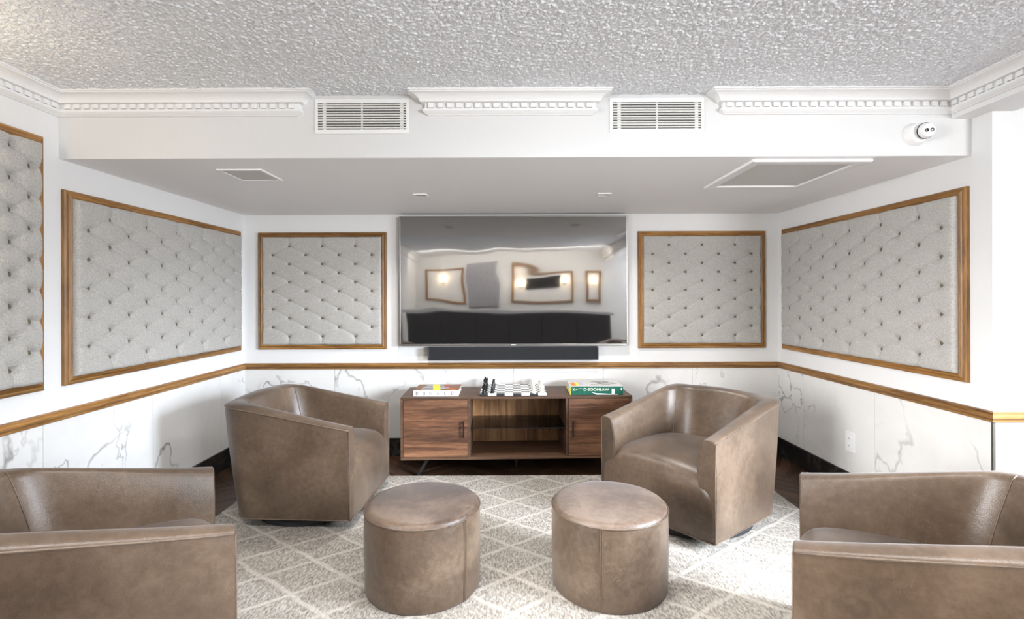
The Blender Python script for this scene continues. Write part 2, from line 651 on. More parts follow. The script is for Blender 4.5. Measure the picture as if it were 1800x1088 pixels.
# herringbone planks in the strip of floor that the rug leaves bare
def clip(poly, x0, x1, y0, y1):
    for ax, lim, sgn in ((0, x0, 1), (0, x1, -1), (1, y0, 1), (1, y1, -1)):
        out = []
        for i in range(len(poly)):
            p, q = poly[i], poly[(i + 1) % len(poly)]
            dp, dq = sgn * (p[ax] - lim), sgn * (q[ax] - lim)
            if dp >= 0:
                out.append(p)
            if dp * dq < 0:
                t = dp / (dp - dq)
                out.append((p[0] + t * (q[0] - p[0]), p[1] + t * (q[1] - p[1])))
        poly = out
        if len(poly) < 3:
            return []
    return poly


RUG = (-1.77, 1.765, 0.95, 3.75)
PW, PL = 0.094, 0.47
c45 = math.sqrt(0.5)
for i in range(-40, 60):
    for j in range(-16, 24):
        for o in (0, 1):
            # herringbone in its own axes: courses step by one width, pairs repeat every two lengths
            bx, by = i * PW + j * 2 * PL / 1.0, i * PW
            bx, by = i * PW + j * PL, i * PW - j * PL
            if o == 0:
                r = (bx, by, bx + PL, by + PW)
            else:
                r = (bx + PL - 0.0, by - PL + PW, bx + PL + PW, by + PW)
            g = 0.0012
            q = [(r[0] + g, r[1] + g), (r[2] - g, r[1] + g), (r[2] - g, r[3] - g), (r[0] + g, r[3] - g)]
            q = [((x - y) * c45, (x + y) * c45 + 2.0) for x, y in q]
            p = clip(q, XL + 0.012, 2.30, 1.55, YB - 0.012)
            if len(p) < 3:
                continue
            cx, cy = sum(x for x, _ in p) / len(p), sum(y for _, y in p) / len(p)
            if cx > rwall_x(cy) - 0.012 and cy > 2.4:
                continue
            p = [(min(x, rwall_x(y) - 0.013), y) for x, y in p]
            if all(RUG[0] + 0.01 < x < RUG[1] - 0.01 and RUG[2] < y < RUG[3] - 0.01 for x, y in p):
                continue
            ar = abs(sum(p[k][0] * p[(k + 1) % len(p)][1] - p[(k + 1) % len(p)][0] * p[k][1] for k in range(len(p)))) / 2
            if ar < 4e-4:
                continue
            # local frame so that the grain runs along the plank
            ang = PI / 4 + (PI / 2 if o else 0)
            ca, sa = math.cos(-ang), math.sin(-ang)
            lp = [((x - cx) * ca - (y - cy) * sa, (x - cx) * sa + (y - cy) * ca) for x, y in p]
            pk = MB().prism(lp, -0.004, random.uniform(-0.0006, 0.0)).build('plank', M['floorwood'], floor)
            pk.location = (cx, cy, 0)
            pk.rotation_euler = (0, 0, ang)

# marble wainscot in slabs, 6 mm proud of the walls
ZB, ZM = 0.15, 0.722


def slab(parent, p, q, nrm):
    d = Vector((q[0] - p[0], q[1] - p[1], 0))
    L = d.length
    d.normalize()
    o = MB().box(0.0012, L - 0.0012, -0.004, 0.006, ZB - 0.01, ZM).build('marble_slab', M['marble'], parent)
    n = Vector((nrm[0], nrm[1], 0)).normalized()
    o.matrix_world = Matrix(((d.x, n.x, 0, p[0]), (d.y, n.y, 0, p[1]), (0, 0, 1, 0), (0, 0, 0, 1)))
    return o


xs = [XL, -1.46, -0.72, 0.02, 0.76, 1.50, RC[0]]
for a, b in zip(xs, xs[1:]):
    slab(w_back, (b, YB), (a, YB), (0, -1))
ys = [YB, 3.89, 3.15, 2.41, 1.67, 1.27]
for a, b in zip(ys, ys[1:]):
    slab(w_left, (XL, a), (XL, b), (1, 0))
ys = [RF[1], 3.15, 3.89, YB]
rn = (-(YB - RF[1]), -(RF[0] - RC[0]))
for a, b in zip(ys, ys[1:]):
    slab(w_right, (rwall_x(a), a), (rwall_x(b), b), rn)
for a, b in ((RF[0] + 0.004, 3.0), (3.0, 3.6)):
    slab(w_right, (b, RF[1]), (a, RF[1]), (0, -1))
MB().box(RF[0] - 0.007, RF[0] + 0.004, RF[1] - 0.007, RF[1] + 0.004, 0.15, ZM).build('corner_strip', M['bezel'], w_right)


# ---- profiles swept along a wall: list of (position, outward offset per unit of projection)
def sweep(prof, path):
    rows = []
    for p, z in prof:
        rows.append([(x + ox * p, y + oy * p, z) for (x, y), (ox, oy) in path])
    mb = MB().grid(rows)
    n, m = len(path), len(prof)
    mb.f.append(tuple(i * n for i in range(m)))
    mb.f.append(tuple(i * n + n - 1 for i in range(m - 1, -1, -1)))
    mb.f += [(j, j + 1, (m - 1) * n + j + 1, (m - 1) * n + j) for j in range(n - 1)]
    return mb


rail = [(0, 0.722), (0.010, 0.722), (0.016, 0.727), (0.016, 0.735), (0.022, 0.740), (0.028, 0.747), (0.028, 0.755), (0.022, 0.762), (0.016, 0.764), (0.016, 0.770), (0, 0.773)]
rl = Vector((-(YB - RF[1]), -(RF[0] - RC[0]))).normalized()
struct(sweep(rail, [((XL, 1.27), (1, 0)), ((XL, YB), (1, -1))]).build('trim_1', M['oak_y']))
struct(sweep(rail, [((XL, YB), (1, -1)), (RC, (-1, -1))]).build('trim_2', M['oak_x']))
struct(sweep(rail, [(RC, (-1, -1)), (RF, (-1, -1))]).build('trim_3', M['oak_y']))
struct(sweep(rail, [(RF, (-1, -1)), ((3.6, RF[1]), (0, -1))]).build('trim_4', M['oak_x']))
bb = [(0, 0), (0.012, 0), (0.012, 0.146), (0.009, 0.152), (0, 0.152)]
struct(sweep(bb, [((XL, 1.27), (1, 0)), ((XL, YB), (1, -1))]).build('baseboard_left', M['blackmarble']))
struct(sweep(bb, [((XL, YB), (1, -1)), (RC, (-1, -1))]).build('baseboard_back', M['blackmarble']))
struct(sweep(bb, [(RC, (-1, -1)), (RF, (-1, -1))]).build('baseboard_right', M['blackmarble']))
struct(sweep(bb, [(RF, (-1, -1)), ((3.6, RF[1]), (0, -1))]).build('baseboard_front', M['blackmarble']))

crown = [(0, 2.203), (0.010, 2.203), (0.014, 2.207), (0.024, 2.212), (0.034, 2.219), (0.034, 2.228), (0.024, 2.229), (0.024, 2.256), (0.036, 2.257), (0.044, 2.259), (0.045, 2.264),
         (0.050, 2.272), (0.058, 2.280), (0.070, 2.287), (0.084, 2.291), (0.088, 2.292), (0.088, 2.296), (0.095, 2.297), (0.095, ZC), (0, ZC)]
dent_me = None


def dentils(parent, a, b, nrm, pitch=0.045):
    """little blocks in the band of the crown between two points of the wall line"""
    global dent_me
    if dent_me is None:
        dent_me = MB().box(-0.0135, 0.0135, 0.022, 0.036, 2.2325, 2.2545).mesh('dentil')
        dent_me.materials.append(M['trim'])
    d = Vector((b[0] - a[0], b[1] - a[1], 0))
    n = max(1, int(d.length / pitch))
    d.normalize()
    st = (Vector((b[0] - a[0], b[1] - a[1], 0)).length - (n - 1) * pitch) / 2
    nv = Vector((nrm[0], nrm[1], 0))
    for k in range(n):
        o = link('dentil', dent_me, None, parent)
        p = Vector((a[0], a[1], 0)) + d * (st + k * pitch)
        o.matrix_world = Matrix(((d.x, nv.x, 0, p.x), (d.y, nv.y, 0, p.y), (0, 0, 1, 0), (0, 0, 0, 1)))


t = struct(sweep(crown, [((XL, YR), (1, 0)), ((XL, YF), (1, -1))]).build('trim_5', M['trim']))
dentils(t, (XL, 1.2), (XL, YF - 0.03), (1, 0))
e = -1.045
t = struct(sweep(crown, [((XL, YF), (1, -1)), ((e, YF), (1, -1)), ((e, YF), (1, 0))]).build('trim_6', M['trim']))
dentils(t, (XL + 0.03, YF), (e + 0.03, YF), (0, -1))
e = 0.39
t = struct(sweep(crown, [((-e, YF), (-1, 0)), ((-e, YF), (-1, -1)), ((e, YF), (1, -1)), ((e, YF), (1, 0))]).build('trim_7', M['trim']))
dentils(t, (-e - 0.03, YF), (e + 0.03, YF), (0, -1))
e = 1.055
t = struct(sweep(crown, [((e, YF), (-1, 0)), ((e, YF), (-1, -1)), ((2.16, YF), (-1, -1))]).build('trim_8', M['trim']))
dentils(t, (e - 0.03, YF), (2.16 - 0.03, YF), (0, -1))
t = struct(sweep(crown, [((2.16, YF), (-1, -1)), ((2.16, YR), (-1, 0))]).build('trim_9', M['trim']))
dentils(t, (2.16, 1.3), (2.16, YF - 0.03), (-1, 0))

# ------------------------------------------------------------------ fittings of the soffit


def vent(cx, label):
    t = thing('air_vent', label, 'vent', (cx, YF, 2.115), 0, 'air vents in the soffit face')
    w, h, ow, oh = 0.231, 0.085, 0.216, 0.0645
    zc = 0.087
    f = MB()
    f.box(-w, w, -0.006, 0, zc + oh, zc + h).box(-w, w, -0.006, 0, zc - h, zc - oh)
    f.box(-w, -ow, -0.006, 0, zc - oh, zc + oh).box(ow, w, -0.006, 0, zc - oh, zc + oh)
    f.build('frame', M['trim'], t, bevel=0.001)
    MB().box(-ow, ow, -0.0008, 0.0, zc - oh, zc + oh).build('backing', M['dark'], t)
    me = MB().add([(-ow, -0.0055, 0.0035), (ow, -0.0055, 0.0035), (ow, -0.0055, -0.0015), (-ow, -0.0055, -0.0015), (-ow, -0.0015, 0.001), (ow, -0.0015, 0.001), (ow, -0.0015, -0.0035), (-ow, -0.0015, -0.0035)],
                  [(0, 1, 2, 3), (4, 7, 6, 5), (0, 4, 5, 1), (3, 2, 6, 7), (0, 3, 7, 4), (1, 5, 6, 2)]).mesh('slat')
    me.materials.append(M['slat'])
    for k in range(10):
        o = link('slat', me, None, t)
        o.location = (0, 0, zc + oh - 0.0075 - k * 0.0126)
    for x, ww in ((0, 0.004), (-ow + 0.032, 0.0085), (ow - 0.022, 0.0085)):
        MB().box(x - ww, x + ww, -0.0028, -0.0009, zc - oh, zc + oh).build('divider', M['slat'], t)
    return t


vent(-0.7245, 'white slatted air vent left of the middle crown moulding')
vent(0.7165, 'white slatted air vent right of the middle crown moulding')

# turret security camera
t = thing('security_camera', 'white turret security camera high on the soffit face', 'camera', (1.975, YF, 2.103))
mb = MB().lathe([(0.056, 0), (0.056, 0.008), (0.050, 0.018), (0.049, 0.030), (0.045, 0.036)], 40)
b = mb.build('mount', M['white'], t, angle=40)
b.rotation_euler = (PI / 2, 0, 0)
ax = Vector((-0.06, -0.97, -0.14)).normalized()
q = Vector((0, 0, 1)).rotation_difference(ax)
prof = [(0.001, -0.036)] + [(0.036 * math.sin(a), -0.036 * math.cos(a)) for a in np.linspace(0.2, 2.1, 14)] + [(0.0305, 0.0215), (0.0295, 0.024), (0.001, 0.026)]
b = MB().lathe(prof, 40).build('ball', M['white'], t, angle=40)
b.rotation_mode = 'QUATERNION'
b.rotation_quaternion = q
b.location = (0.014, -0.052, 0.004)
l = MB().lathe([(0.0085, 0.0), (0.0085, 0.0035), (0.0065, 0.0045), (0.0055, 0.0028), (0.0003, 0.0036)], 24, (-0.0115, 0, 0.0245)).build('lens', M['onyx'], b, angle=40)
l = MB().lathe([(0.0085, 0.0), (0.0085, 0.0032), (0.0065, 0.0036), (0.006, 0.0022), (0.0003, 0.0022)], 24, (0.0125, 0, 0.0245)).build('lamp_ring', M['onyx'], b, angle=40)
MB().box(0.0082, 0.0168, -0.0043, 0.0043, 0.0262, 0.0276).build('lamp_chip', M['c_grey'], b, bevel=0.001)
MB().lathe([(0.0375, -0.004), (0.0385, -0.004), (0.0385, 0.001), (0.0375, 0.001)], 40).build('gap_ring', M['onyx'], b)

# access hatch and small diffuser under the soffit
t = thing('access_hatch', 'large white framed access hatch in the soffit underside', 'hatch', (1.505, 2.87, ZS))
hx, hy, fw = 0.30, 0.325, 0.055
for nm, pl in (('a', [(-hx, -hy), (hx, -hy), (hx - fw, -hy + fw), (-hx + fw, -hy + fw)]), ('b', [(hx, -hy), (hx, hy), (hx - fw, hy - fw), (hx - fw, -hy + fw)]),
               ('c', [(hx, hy), (-hx, hy), (-hx + fw, hy - fw), (hx - fw, hy - fw)]), ('d', [(-hx, hy), (-hx, -hy), (-hx + fw, -hy + fw), (-hx + fw, hy - fw)])):
    MB().prism(pl, -0.016, 0).build('frame_rail', M['white'], t, bevel=0.004)
MB().box(-hx + fw + 0.003, hx - fw - 0.003, -hy + fw + 0.003, hy - fw - 0.003, -0.007, 0).build('panel', M['grille'], t)
for s in (-1, 1):
    MB().lathe([(0.006, -0.0095), (0.006, -0.007), (0.004, -0.0068)], 12, (s * 0.15, -hy + fw + 0.022, 0)).build('latch', M['white'], t)
t = thing('ceiling_diffuser', 'small white square diffuser under the soffit near the left panel', 'diffuser', (-1.438, 2.838, ZS))
hx, hy, fw = 0.12, 0.13, 0.016
mb = MB().box(-hx, hx, -hy, -hy + fw, -0.008, 0).box(-hx, hx, hy - fw, hy, -0.008, 0).box(-hx, -hx + fw, -hy + fw, hy - fw, -0.008, 0).box(hx - fw, hx, -hy + fw, hy - fw, -0.008, 0)
mb.build('frame', M['white'], t, bevel=0.002)
MB().box(-hx + fw + 0.002, hx - fw - 0.002, -hy + fw + 0.002, hy - fw - 0.002, -0.004, 0).build('panel', M['grille'], t)
for x, lb in ((-0.60, 'tiny white square downlight in soffit above left half of television'), (0.622, 'tiny white square downlight in soffit above right half of television')):
    t = thing('recessed_downlight', lb, 'light', (x, 3.42, ZS), 0, 'square downlights under the soffit')
    s, w = 0.045, 0.014
    MB().box(-s, s, -s, -s + w, -0.007, 0).box(-s, s, s - w, s, -0.007, 0).box(-s, -s + w, -s + w, s - w, -0.007, 0).box(s - w, s, -s + w, s - w, -0.007, 0).build('trim_ring', M['white'], t, bevel=0.001)
    MB().box(-s + w, s - w, -s + w, s - w, -0.003, 0).build('diffuser', M['c_grey'], t)

# power outlet on the right marble wall
yo = 3.37
t = thing('power_outlet', 'white double power outlet on the right marble wall', 'outlet', (rwall_x(yo), yo, 0.354), math.atan2(rl.y, rl.x))
MB().box(0.004, 0.012, -0.042, 0.042, -0.066, 0.066).build('plate', M['white'], t, bevel=0.003)
for s in (-1, 1):
    k = MB().box(0.0115, 0.0145, -0.017, 0.017, s * 0.024 - 0.015, s * 0.024 + 0.015).build('socket', M['white'], t, bevel=0.002)
    for yy in (-0.006, 0.006):
        MB().box(0.0142, 0.0149, yy - 0.0012, yy + 0.0012, s * 0.024 - 0.005, s * 0.024 + 0.006).build('slot', M['dark'], k)


# ------------------------------------------------------------------ tufted wall panels
def tufted(label, w, h, rows_z, cols_x, first_long, depth=0.042, amp=0.014, frame=0.042, sides=(1, 1), step=0.005, loc=(0, 0, 0), nrm=(0, -1), dom=0):
    """framed upholstered panel; local x along the wall, y out of the wall (negative), z up from the bottom.
    cols_x: button columns; columns alternate between the rows of even and odd index in rows_z"""
    rz = math.atan2(nrm[1], nrm[0]) + PI / 2
    t = thing('tufted_wall_panel', label, 'wall panel', loc, rz, 'tufted wall panels')
    # mitred oak frame with a stepped profile
    prof = [(0, 0), (0, 0.016), (0.006, 0.022), (0.012, 0.024), (0.018, 0.022), (0.023, 0.026), (0.031, 0.030), (0.038, 0.026), (frame, 0.018), (frame, 0)]
    for k in range(4):
        L = (w, h, w, h)[k]
        mb = MB()
        rws = []
        for a, d in prof:
            rws.append([(-L / 2 + a, -d, a), (L / 2 - a, -d, a)])
        mb.grid(rws)
        m = len(prof)
        mb.f += [tuple(2 * i for i in range(m)), tuple(2 * i + 1 for i in range(m - 1, -1, -1)), (0, 1, 2 * m - 1, 2 * m - 2)]
        o = mb.build('frame_rail', M['oak_x'], t)
        an = (0, PI / 2, PI, -PI / 2)[k]
        o.rotation_euler = (0, -an, 0)
        o.location = ((0, 0, 0), (w / 2, 0, h / 2), (0, 0, h), (-w / 2, 0, h / 2))[k]
    # cushion as a height field: pillows between folds, pulled in at each button
    x0, x1, z0, z1 = -w / 2 + frame - 0.004, w / 2 - frame + 0.004, frame - 0.004, h - frame + 0.004
    btn = []
    for ci, cx in enumerate(cols_x):
        for ri, z in enumerate(rows_z):
            if (ri + ci) % 2 == (0 if first_long else 1):
                btn.append((cx, z, ci, ri))
    key = {(b[2], b[3]): b for b in btn}
    segs = []
    for (ci, ri), b in key.items():
        for d in (1, -1):
            q = key.get((ci + 1, ri + d))
            if q:
                segs.append((b[0], b[1], q[0], q[1]))
        if (ci, ri - 2) not in key and ri <= 1:
            if ri == 0 or (ci - 1, 0) not in key and (ci + 1, 0) not in key:
                segs.append((b[0], b[1], b[0], z0))
        if (ci, ri + 2) not in key and ri == len(rows_z) - 1:
            segs.append((b[0], b[1], b[0], z1))
        if ci == 0:
            segs.append((b[0], b[1], x0, b[1]))
        if ci == len(cols_x) - 1:
            segs.append((b[0], b[1], x1, b[1]))
    nx, nz = int((x1 - x0) / step) + 1, int((z1 - z0) / step) + 1
    gx, gz = np.meshgrid(np.linspace(x0, x1, nx), np.linspace(z0, z1, nz))
    d1 = np.full(gx.shape, 9.0)
    dw = np.zeros(gx.shape)
    for a, b, c, d in segs:
        vx, vz = c - a, d - b
        # folds sag a little, as fabric does, and one diagonal of the pleats lies deeper than the other
        tt = np.clip(((gx - a) * vx + (gz - b) * vz) / (vx * vx + vz * vz), 0, 1)
        diag = abs(vx) > 0.02 and abs(vz) > 0.02
        sag = 0.006 * np.sin(PI * tt) * (1 if diag else 0)
        dd = np.hypot(gx - a - tt * vx, gz - b - tt * vz - sag)
        wgt = 1.0 if not (diag and dom) else (1.35 if vx * vz * dom > 0 else 0.30)
        dw = np.maximum(dw, wgt * (0.40 * np.exp(-(dd / 0.005)) + 0.12 * np.exp(-(dd / 0.022) ** 2)))
        d1 = np.minimum(d1, dd)
    d2 = np.full(gx.shape, 9.0)
    for b in btn:
        d2 = np.minimum(d2, np.hypot(gx - b[0], gz - b[1]))
    near = np.exp(-(d2 / 0.045) ** 2)
    edge = np.minimum(np.minimum(gx - x0, x1 - gx), np.minimum(gz - z0, z1 - gz))
    hgt = depth - amp * dw - amp * 0.12 * near * np.exp(-(d1 / 0.018) ** 2)
    hgt -= amp * 0.95 * np.exp(-(d2 / 0.0145) ** 2) + amp * 0.42 * np.exp(-(d2 / 0.032) ** 2)
    e = np.clip(edge / 0.03, 0, 1)
    hgt = 0.010 + (hgt - 0.010) * np.sqrt(np.clip(1 - (1 - e) ** 2.4, 0, 1))
    # the rounded edge bulges past the inner lip of the frame between the edge folds
    bul = 0.006 * np.sin(np.clip(edge / 0.03, 0, 1) * PI) * np.clip(d1 / 0.05, 0, 1)
    xx = gx + np.where(gx - x0 < 0.03, -bul, 0) + np.where(x1 - gx < 0.03, bul, 0)
    zz = gz + np.where(gz - z0 < 0.03, -bul, 0) + np.where(z1 - gz < 0.03, bul, 0)
    vs = np.stack([xx.ravel(), -hgt.ravel(), zz.ravel()], 1)
    ii = np.arange(nx * nz).reshape(nz, nx)
    fs = np.stack([ii[:-1, :-1].ravel(), ii[:-1, 1:].ravel(), ii[1:, 1:].ravel(), ii[1:, :-1].ravel()], 1)
    mb = MB()
    mb.v, mb.f = vs.tolist(), fs.tolist()
    mb.build('cushion', M['fabric'], t, smooth=True, fix=False)
    global button_me
    for b in btn:
        ix = int(round((b[0] - x0) / (x1 - x0) * (nx - 1)))
        iz = int(round((b[1] - z0) / (z1 - z0) * (nz - 1)))
        o = link('button', button_me, None, t)
        o.location = (b[0], -hgt[iz, ix] - amp * (0.1 if dom == 0 else 0.5), b[1])
    return t


mb = MB().lathe([(0.0112, 0), (0.0112, 0.002), (0.0095, 0.005), (0.006, 0.007), (0.001, 0.0076)], 14)
mb.v = [(x, -z, y) for x, y, z in mb.v]
button_me = mb.mesh('button', smooth=True)
button_me.materials.append(M['button'])

pz0, ph = 0.888, 0.966
rows11 = [0.108 + 0.0745 * k for k in range(11)]
cw = [-0.4085 + 0.1362 * k for k in range(7)]
tufted('square tufted grey linen panel with oak frame left of television', 1.06, ph, rows11, cw, False, depth=0.036, amp=0.011, loc=(-1.557, YB, pz0), nrm=(0, -1))
tufted('square tufted grey linen panel with oak frame right of television', 1.05, ph, rows11, cw, False, depth=0.036, amp=0.011, loc=(1.578, YB, pz0), nrm=(0, -1))
cs = [-0.69 + 0.138 * k for k in range(11)]
tufted('wide tufted grey linen panel on the left alcove wall', 1.645, ph, rows11, cs, False, depth=0.052, amp=0.019, loc=(XL, 3.338, pz0), nrm=(1, 0), dom=-1)
tufted('wide tufted grey linen panel on the right alcove wall', 1.645, ph, rows11, cs, False, depth=0.052, amp=0.019, loc=(rwall_x(3.338), 3.338, pz0), nrm=(rl.x, rl.y), dom=1)
rows15 = [0.115 + 0.0705 * k for k in range(15)]
cf = [0.535 - 0.09 * k for k in range(12)][::-1]
tufted('tall tufted linen panel nearest the camera, cut by the picture edge', 1.25, 1.19, rows15, cf, True, depth=0.06, amp=0.024, loc=(XL, 2.405 - 0.625, 0.886), nrm=(1, 0), dom=-1)

# ------------------------------------------------------------------ television and soundbar
t = thing('television', 'large flat television with thin silver bezel on the back wall', 'television', (0.021, YB, 0.917))
w, h, d = 0.9325, 1.06, 0.062
bz = 0.0095
for pl in ([(-w, 0), (w, 0), (w - bz, bz + 0.006), (-w + bz, bz + 0.006)], [(w, 0), (w, h), (w - bz, h - bz), (w - bz, bz + 0.006)], [(w, h), (-w, h), (-w + bz, h - bz), (w - bz, h - bz)], [(-w, h), (-w, 0), (-w + bz, bz + 0.006), (-w + bz, h - bz)]):
    mb = MB().prism(pl, 0, 0.022)
    mb.v = [(x, -d - 0.004 + z, y) for x, y, z in mb.v]
    mb.build('bezel', M['bezel'], t, bevel=0.002)
MB().box(-w + 0.004, w - 0.004, -d + 0.012, -0.03, 0.004, h - 0.004).build('back_case', M['blackplastic'], t)
MB().box(-w * 0.6, w * 0.6, -0.032, 0.0, 0.2, 0.8).build('mounting_bracket', M['blackplastic'], t)
n1, n2 = 40, 24
sx = np.linspace(-w + bz - 0.001, w - bz + 0.001, n1)
sz = np.linspace(bz + 0.005, h - bz + 0.001, n2)
MB().box(sx[0], sx[-1], -d, -d + 0.013, sz[0], sz[-1]).build('screen', M['screen'], t)
MB().box(-0.019, 0.019, -d - 0.0052, -d - 0.003, 0.0035, 0.0105).build('logo', M['white'], t, bevel=0.001)
t = thing('soundbar', 'long black soundbar under the television', 'soundbar', (0.016, YB, 0.803))
MB().box(-0.689, 0.689, -0.085, -0.004, 0, 0.103).build('body', M['speaker'], t, bevel=0.006)
for s in (-1, 1):
    MB().box(s * 0.689 - 0.006, s * 0.689 + 0.006, -0.087, -0.003, -0.001, 0.104).build('end_cap', M['blackplastic'], t, bevel=0.004)
MB().box(-0.3, 0.3, -0.02, 0, 0.02, 0.08).build('mounting_bracket', M['blackplastic'], t)

# ------------------------------------------------------------------ rug
RZ = 0.010
mb = MB()
rx, ry = (RUG[1] - RUG[0]) / 2, (RUG[3] - RUG[2]) / 2
mb.box(-rx, rx, -ry, ry, 0.0, RZ)
rug = mb.build('area_rug', M['rug'], bevel=0.004)
rug.location = ((RUG[0] + RUG[1]) / 2, (RUG[2] + RUG[3]) / 2, 0.0005)
tag(rug, 'large pale grey wool rug with cream diamond trellis lines', 'rug')
RT = RZ + 0.0005


# ------------------------------------------------------------------ swivel tub chairs
CW, CF = 0.378, -0.38         # half width, front plane; local front is -y


def outline(hw, yb, r, z=None):
    """U-shaped path from the front of one arm round the back to the other, always the same number of points"""
    P = []
    nA, nC, nB = 14, 9, 13
    for k in range(nA):
        P.append((-hw, CF + (yb - r - CF) * k / nA))
    for k in range(nC):
        a = PI - (PI / 2) * k / nC
        P.append((-hw + r + r * math.cos(a), yb - r + r * math.sin(a)))
    for k in range(nB + 1):
        P.append((-hw + r + (2 * hw - 2 * r) * k / nB, yb))
    for k in range(1, nC + 1):
        a = PI / 2 - (PI / 2) * k / nC
        P.append((hw - r + r * math.cos(a), yb - r + r * math.sin(a)))
    for k in range(1, nA + 1):
        P.append((hw, yb - r + (CF - yb + r) * k / nA))
    return P, (nA, nC, nB)


def smooth_step(x):
    x = min(1, max(0, x))
    return x * x * (3 - 2 * x)


def make_chair(label, loc, rz):
    t = thing('tub_chair', label, 'armchair', loc, rz, 'brown leather swivel tub chairs')
    OB, (nA, nC, nB) = outline(CW, 0.305, 0.12)
    OT, _ = outline(CW + 0.004, 0.385, 0.115)
    IT, _ = outline(CW - 0.072, 0.385 - 0.088, 0.135)
    IB, _ = outline(CW - 0.092, 0.215, 0.15)
    N = len(OB)
    rows = []
    tops = []
    for s in range(N):
        if s <= nA:
            f = s / (nA + nC)
        elif s >= N - 1 - nA:
            f = (N - 1 - s) / (nA + nC)
        else:
            f = min(1, min(s, N - 1 - s) / (nA + nC))
        yo = OT[s][1]
        fy = min(1, max(0, (yo - CF) / (0.385 - 0.03 - CF)))
        hgt = 0.566 + 0.128 * (0.85 * fy + 0.15 * smooth_step(fy))
        if nA + nC <= s <= nA + nC + nB:
            u = (s - nA - nC) / nB
            hgt += 0.012 * math.sin(PI * u)
        ob, ot, it, ib = (Vector((*P[s], 0)) for P in (OB, OT, IT, IB))
        inw = (it - ot).normalized()
        pr = []

        def at(v, z):
            pr.append((v.x, v.y, z))
        at(ob + inw * 0.02, 0.050)
        at(ob + inw * 0.004, 0.051)
        at(ob, 0.056)
        for k in range(1, 9):
            w = k / 9
            at(ob.lerp(ot, w) - inw * 0.006 * math.sin(PI * w), 0.056 + (hgt - 0.012 - 0.056) * w)
        at(ot, hgt - 0.012)
        at(ot + inw * 0.002, hgt - 0.004)
        th = (it - ot).length
        for k in range(6):
            w = 0.12 + 0.78 * k / 5
            at(ot + inw * th * w, hgt + 0.007 * math.sin(PI * w))
        at(it + inw * 0.003, hgt - 0.007)
        at(it + inw * 0.009, hgt - 0.020)
        for k in range(1, 9):
            w = k / 8
            at((it + inw * 0.010).lerp(ib, w) + inw * 0.014 * math.sin(PI * w), hgt - 0.020 + (0.31 - hgt + 0.020) * w)
        rows.append(pr)
        tops.append((ot, it, ib, ob, hgt))
    V = np.array(rows)                                   # N x K x 3
    du, dv = np.gradient(V, axis=0), np.gradient(V, axis=1)
    NR = np.cross(dv, du)
    NR /= np.linalg.norm(NR, axis=2, keepdims=True) + 1e-9
    K = V.shape[1]
    if NR[0, 7, 0] > 0:
        NR = -NR
    ce = nA + 4
    for nm, a, b in (('arm', 0, ce), ('backrest', ce, N - 1 - ce), ('arm', N - 1 - ce, N - 1)):
        mb = MB()
        seg = [[tuple(p) for p in V[s]] for s in range(a, b + 1)]
        mb.grid(seg)
        nrm = [tuple(NR[s, k]) for s in range(a, b + 1) for k in range(K)]
        me = mb.mesh(nm, smooth=True, fix=False)
        # faces must look outwards for the stored normals
        p0 = me.polygons[5 * 1]
        if Vector(nrm[p0.vertices[0]]).dot(p0.normal) < 0:
            me.flip_normals()
        me.normals_split_custom_set_from_vertices(nrm)
        link(nm, me, M['leather'], t)
    for s in (0, N - 1):                                # flat front strips of the arms
        pts = [tuple(p) for p in V[s]]
        pts = [(x, CF - 0.004 if 0 else CF, z) for x, y, z in pts]
        mid = []
        cx = sum(p[0] for p in pts[10:22]) / 12
        ring = [(cx + (p[0] - cx) * 0.86, CF - 0.004, p[2] - (0.004 if p[2] > 0.5 else 0)) for p in pts]
        mb = MB().add(pts + ring, [(k, (k + 1) % len(pts), (k + 1) % len(pts) + len(pts), k + len(pts)) for k in range(len(pts))])
        mb.add(ring, [tuple(range(len(ring)))])
        mb.build('arm_front', M['leather'], t)
    MB().add([(p[0], p[1], 0.0505) for p in V[:, 0]], [tuple(range(N))]).build('underside', M['base'], t)
    # seat: one skin from the bottom of the front apron over the rounded front edge to the back
    prof = [(-0.386, 0.050), (-0.388, 0.085), (-0.389, 0.14), (-0.389, 0.20), (-0.388, 0.245), (-0.387, 0.275), (-0.385, 0.30), (-0.381, 0.325), (-0.373, 0.35), (-0.358, 0.374), (-0.335, 0.392), (-0.30, 0.404),
            (-0.24, 0.412), (-0.16, 0.416), (-0.06, 0.417), (0.05, 0.414), (0.15, 0.406), (0.22, 0.396), (0.26, 0.388)]
    rowsS = []
    for y, z in prof:
        hw = 0.3775 - 0.078 * smooth_step((z - 0.268) / 0.115) if y < -0.33 else 0.2995
        r = []
        for k in range(25):
            u = -1 + 2 * k / 24
            c = 1 - abs(u) ** 2.6
            zz = z + (0.020 * c - 0.012) * smooth_step((z - 0.30) / 0.08)
            yy = y - 0.006 * c * (1 - smooth_step((z - 0.36) / 0.05)) + 0.012 * smooth_step((abs(u) - 0.96) / 0.04)
            r.append((hw * u, yy, zz))
        rowsS.append(r)
    MB().grid(rowsS).build('seat', M['leather'], t, smooth=True)
    # piping along the seams
    ot = [Vector((o.x, o.y, h - 0.0075)) for o, i, ib, ob, h in tops]
    MB().tube(ot, 0.0034).build('piping', M['leather_o'], t, smooth=True)
    MB().tube([Vector((ob.x, ob.y, 0.055)) for o, i, ib, ob, h in tops], 0.0034).build('piping', M['leather_o'], t, smooth=True)
    for s in (0, N - 1):
        o, i, ib, ob, h = tops[s]
        MB().tube([(ob.x, CF - 0.003, 0.055), (ob.x * 1.004, CF - 0.003, 0.3), (o.x, CF - 0.003, h - 0.008)], 0.0034).build('piping', M['leather_o'], t, smooth=True)
